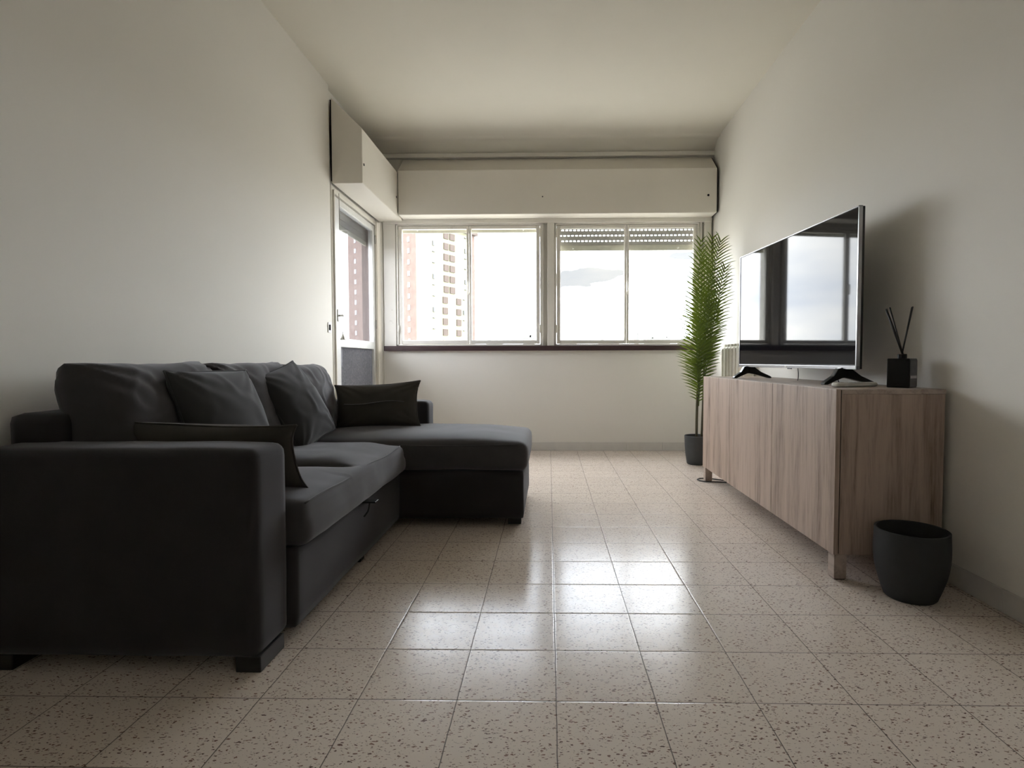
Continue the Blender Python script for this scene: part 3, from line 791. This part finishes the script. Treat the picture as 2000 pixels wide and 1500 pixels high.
def frond(base, mid, tip, Lmax, npair, nrm, seed):
    rnd = random.Random(seed); b = new_bm()
    N = 40; pts = bezier(base, mid, tip, N); tube(b, pts, .0042, 6, .0012)
    nrm = Vector(nrm).normalized()
    for k in range(npair):
        t = .10 + .90 * k / (npair - 1)
        i = min(N - 1, int(t * N)); fr = t * N - i
        p = pts[i].lerp(pts[min(N, i + 1)], fr); tg = (pts[min(N, i + 1)] - pts[max(0, i - 1)]).normalized()
        side = tg.cross(nrm).normalized(); nn = side.cross(tg).normalized()
        prof = (math.sin(min(1, .25 + t * 1.0) * PI * .62)) * (1 - .45 * max(0, t - .72) / .28)
        for sg in (-1, 1):
            L = Lmax * 1.22 * prof * rnd.uniform(.88, 1.08)
            d = (side * sg * 1.0 + tg * (.70 + .15 * t + .9 * t ** 4) + nn * rnd.uniform(.02, .25)).normalized()
            curve = (side * sg * .05 - tg * .22 - nn * .15 + Vector((0, 0, -.20)))
            wv = d.cross(nn).normalized(); W = .0066 * rnd.uniform(.85, 1.15)
            segs = 5; prev = None; L = L * (.92 if sg > 0 else 1.0)
            for s_ in range(segs + 1):
                q = s_ / segs
                c = p + d * L * q + curve * L * q * q * .55
                c.x = min(c.x, XR - .012 if c.z > 1.01 else 1.425)
                wd = W * (1 - q) ** .6 * (1 if q > .05 else .6)
                ring = [b.verts.new(c - wv * wd + nn * wd * .35), b.verts.new(c), b.verts.new(c + wv * wd + nn * wd * .35)] if s_ < segs else [b.verts.new(c)]
                if prev:
                    if len(ring) == 3:
                        b.faces.new([prev[0], prev[1], ring[1], ring[0]]); b.faces.new([prev[1], prev[2], ring[2], ring[1]])
                    else:
                        b.faces.new([prev[0], prev[1], ring[0]]); b.faces.new([prev[1], prev[2], ring[0]])
                prev = ring
    return obj('frond', b, 'leaf', palm, True)
A, B_, C_ = stems[0][2], stems[1][2], stems[2][2]
FR = [  # base, middle, tip, leaflet length, pairs, facing
    ((A[0] - .01, A[1], .66), (1.185, 4.66, 1.25), (1.215, 4.60, 1.80), .150, 46, (-.1, -1, .1)),
    ((B_[0], B_[1], .95), (1.30, 4.66, 1.45), (1.375, 4.62, 1.80), .190, 46, (.1, -1, .1)),
    ((B_[0], B_[1], .80), (1.34, 4.64, 1.20), (1.400, 4.58, 1.58), .165, 44, (.3, -1, .1)),
    ((A[0], A[1], .62), (1.215, 4.60, 1.00), (1.195, 4.52, 1.42), .215, 42, (-.3, -1, .1)),
    ((C_[0], C_[1], .75), (1.27, 4.80, 1.30), (1.295, 4.86, 1.76), .170, 42, (.1, -1, .0)),
    ((B_[0], B_[1], .70), (1.33, 4.70, .98), (1.375, 4.72, 1.32), .185, 38, (.5, -1, .1)),
    ((A[0], A[1], .55), (1.20, 4.62, .80), (1.180, 4.54, 1.15), .170, 36, (-.5, -1, .2)),
    ((C_[0], C_[1], .60), (1.24, 4.60, .90), (1.265, 4.50, 1.28), .150, 38, (0, -1, .3)),
    ((A[0], A[1], .48), (1.24, 4.66, .70), (1.220, 4.58, .98), .140, 30, (-.2, -1, .3)),
    ((B_[0], B_[1], .90), (1.26, 4.70, 1.40), (1.330, 4.70, 1.84), .160, 40, (.0, -1, .1)),
    ((C_[0], C_[1], .70), (1.28, 4.66, 1.10), (1.290, 4.60, 1.55), .150, 40, (.1, -1, .2)),
]
for i, f in enumerate(FR): frond(*f[:4], int(f[4] * .62), f[5], seed=20 + i)

# ------------------------------------------------------------------ radiator
rad = thing('radiator', 'cream column radiator on the right wall behind the palm', 'radiator', (1.48, 4.5, .30))
for k in range(7):
    ya = 4.22 + k * .080
    bm = new_bm()
    box(bm, 1.440, 1.515, ya + .004, ya + .074, .30, .965, .012, 3)
    prism(bm, [(ya + .012, .955), (ya + .066, .955), (ya + .058, .985), (ya + .020, .985)], 'x', 1.452, 1.51)
    box(bm, 1.430, 1.446, ya + .026, ya + .052, .33, .95, .006, 2)
    obj('column', bm, 'radiator', rad)
b = new_bm(); tube(b, [(1.478, 4.775, .93), (1.478, 4.83, .93)], .020, 16); tube(b, [(1.478, 4.83, .93), (1.478, 4.87, .93)], .026, 16); obj('valve', b, 'white_p', rad, 'auto')
b = new_bm(); tube(b, [(1.478, 4.80, .34), (1.478, 4.85, .34), (1.478, 4.85, .0)], .009, 10); obj('pipe', b, 'radiator', rad, True)
for yy in (4.30, 4.70): obj('bracket', bxs((1.50, XR - .002, yy, yy + .02, .86, .89)), 'radiator', rad)

# cable at the sideboard's far leg
pc = new_bm()
tube(pc, [Vector(p) for p in ((1.44, 3.90, .006), (1.34, 3.93, .006), (1.24, 3.955, .006), (1.16, 3.965, .006), (1.10, 3.975, .006), (1.068, 4.005, .006), (1.060, 4.05, .006), (1.085, 4.085, .006), (1.15, 4.085, .006), (1.20, 4.05, .006), (1.27, 3.99, .006), (1.38, 3.97, .006), (1.44, 3.97, .006))], .0042, 8)
tag(obj('power_cable', pc, 'black', None, True), 'black power cable looped on the floor round the sideboard far leg', 'cable')

# ------------------------------------------------------------------ outside
gz = -26
tag(obj('ground', bxs((-2500, 2500, 5.8, 4000, gz - 2, gz), (-2500, -3.2, -2000, 5.8, gz - 2, gz)), 'ground'), 'distant city ground far below the windows', 'ground', kind='structure')
def ray(px):       # horizontal direction of an image column (slope X per Y)
    return math.tan(math.atan((px - CX) / F_PX) - YAW)
def tower():
    P1 = Vector((ray(815) * 150, 150)); P2 = Vector((ray(927) * 171, 171)); P0 = Vector((ray(682) * 170, 170))
    P3 = P0 + (P2 - P1)
    root = thing('apartment_tower', 'tall apartment tower with brick end and pale yellow balcony face', 'building', (P1.x, P1.y, gz))
    top = 39.0
    b = new_bm(); prism(b, [tuple(P1), tuple(P2), tuple(P3), tuple(P0)], 'z', gz, top); obj('walls', b, 'cream', root)
    d1 = (P0 - P1); L1 = d1.length; d1n = d1.normalized(); n1 = Vector((d1n.y, -d1n.x));
    if n1.y > 0: n1 = -n1
    d2 = (P2 - P1); L2 = d2.length; d2n = d2.normalized(); n2 = Vector((d2n.y, -d2n.x))
    if n2.y > 0: n2 = -n2
    def slab(bm, o, d, n, a0, a1, z0, z1, dep):
        q = [o + d * a0 + n * .0, o + d * a1 + n * .0, o + d * a1 + n * dep, o + d * a0 + n * dep]
        prism(bm, [tuple(v) for v in q], 'z', z0, z1)
    b = new_bm(); slab(b, P1, d1n, n1, 0, L1, gz, top, .25); obj('brick_end_wall', b, 'brick', root, label='hazy red brick end wall')
    b = new_bm(); slab(b, P1, d2n, n2, L2 * .93, L2, gz, top, .35); obj('brick_pier', b, 'brick', root, label='brick pier at the far corner')
    b = new_bm(); slab(b, P1, d2n, n2, L2 * .55, L2 * 1.02, top - .8, top + .9, 1.2); obj('roof_edge', b, 'balc', root, label='brown roof overhang')
    for k in range(13):
        z = .85 + 1.6 + k * 3.0 - .0
        if z > top - 1.5: break
        for frac in (.085, .86):
            b = new_bm(); slab(b, P1, d1n, n1, L1 * frac - .42, L1 * frac + .42, z + .2, z + 1.5, .4); obj('window', b, 'winw', root)
        cols = [(.36, .38), (.60, .35)] if k < 5 or k == 5 else [(.46, .50), (.62, .50)]
        if k > 5: spans = ((.44, .52), (.545, .63))
        else: spans = ((.42, .50), (.66, .74))
        for a, c in spans:
            b = new_bm(); slab(b, P1, d2n, n2, L2 * a, L2 * c, z - .3, z + 1.5, .35); obj('balcony', b, 'balc', root, label='brown recessed balcony')
        for a in (.27, .80 + .03 * (k > 5)):
            if (k * 7 + int(a * 10)) % 3 == 0:
                b = new_bm(); slab(b, P1, d2n, n2, L2 * a - .35, L2 * a + .35, z, z + 1.3, .3); obj('window', b, 'bwin', root)
            else:
                b = new_bm(); slab(b, P1, d2n, n2, L2 * a - .45, L2 * a + .45, z + 1.3, z + 1.5, .4); obj('ledge', b, 'bwin', root)
tower()
rb = random.Random(5)
sky_items = [(1033, 660, 22, 700), (1245, 655, 5, 800), (1275, 663, 26, 760), (1300, 661, 16, 900), (1190, 668, 40, 850), (1345, 664, 30, 700), (1110, 669, 34, 900), (676, 648, 14, 300), (965, 668, 30, 820)]
for i, (px, py, wpx, Y) in enumerate(sky_items):
    X = ray(px) * Y; ztop = .85 + (707 - py) / F_PX * Y; hw = wpx / F_PX * Y / 2
    b = new_bm(); box(b, X - hw, X + hw, Y, Y + 20, gz, ztop)
    for k in range(3): 
        u = rb.uniform(-.8, .5) * hw; box(b, X + u, X + u + hw * .25, Y + 2, Y + 8, ztop, ztop + rb.uniform(1, 3))
    o = obj('distant_building', b, 'city')
    tag(o, ['low rooftop with a small hut seen past the tower', 'narrow mast-like block on the horizon right of the window mullion', 'low hazy block on the horizon in the right window', 'small hazy block beside the low block on the horizon',
            'wide faint rooftop low in the right window', 'hazy rooftop partly behind the palm fronds', 'faint rooftop at the left foot of the right window', 'low pale block seen through the balcony door', 'faint rooftop just above the left window sill'][i], 'building', 'faint rooftops along the horizon')
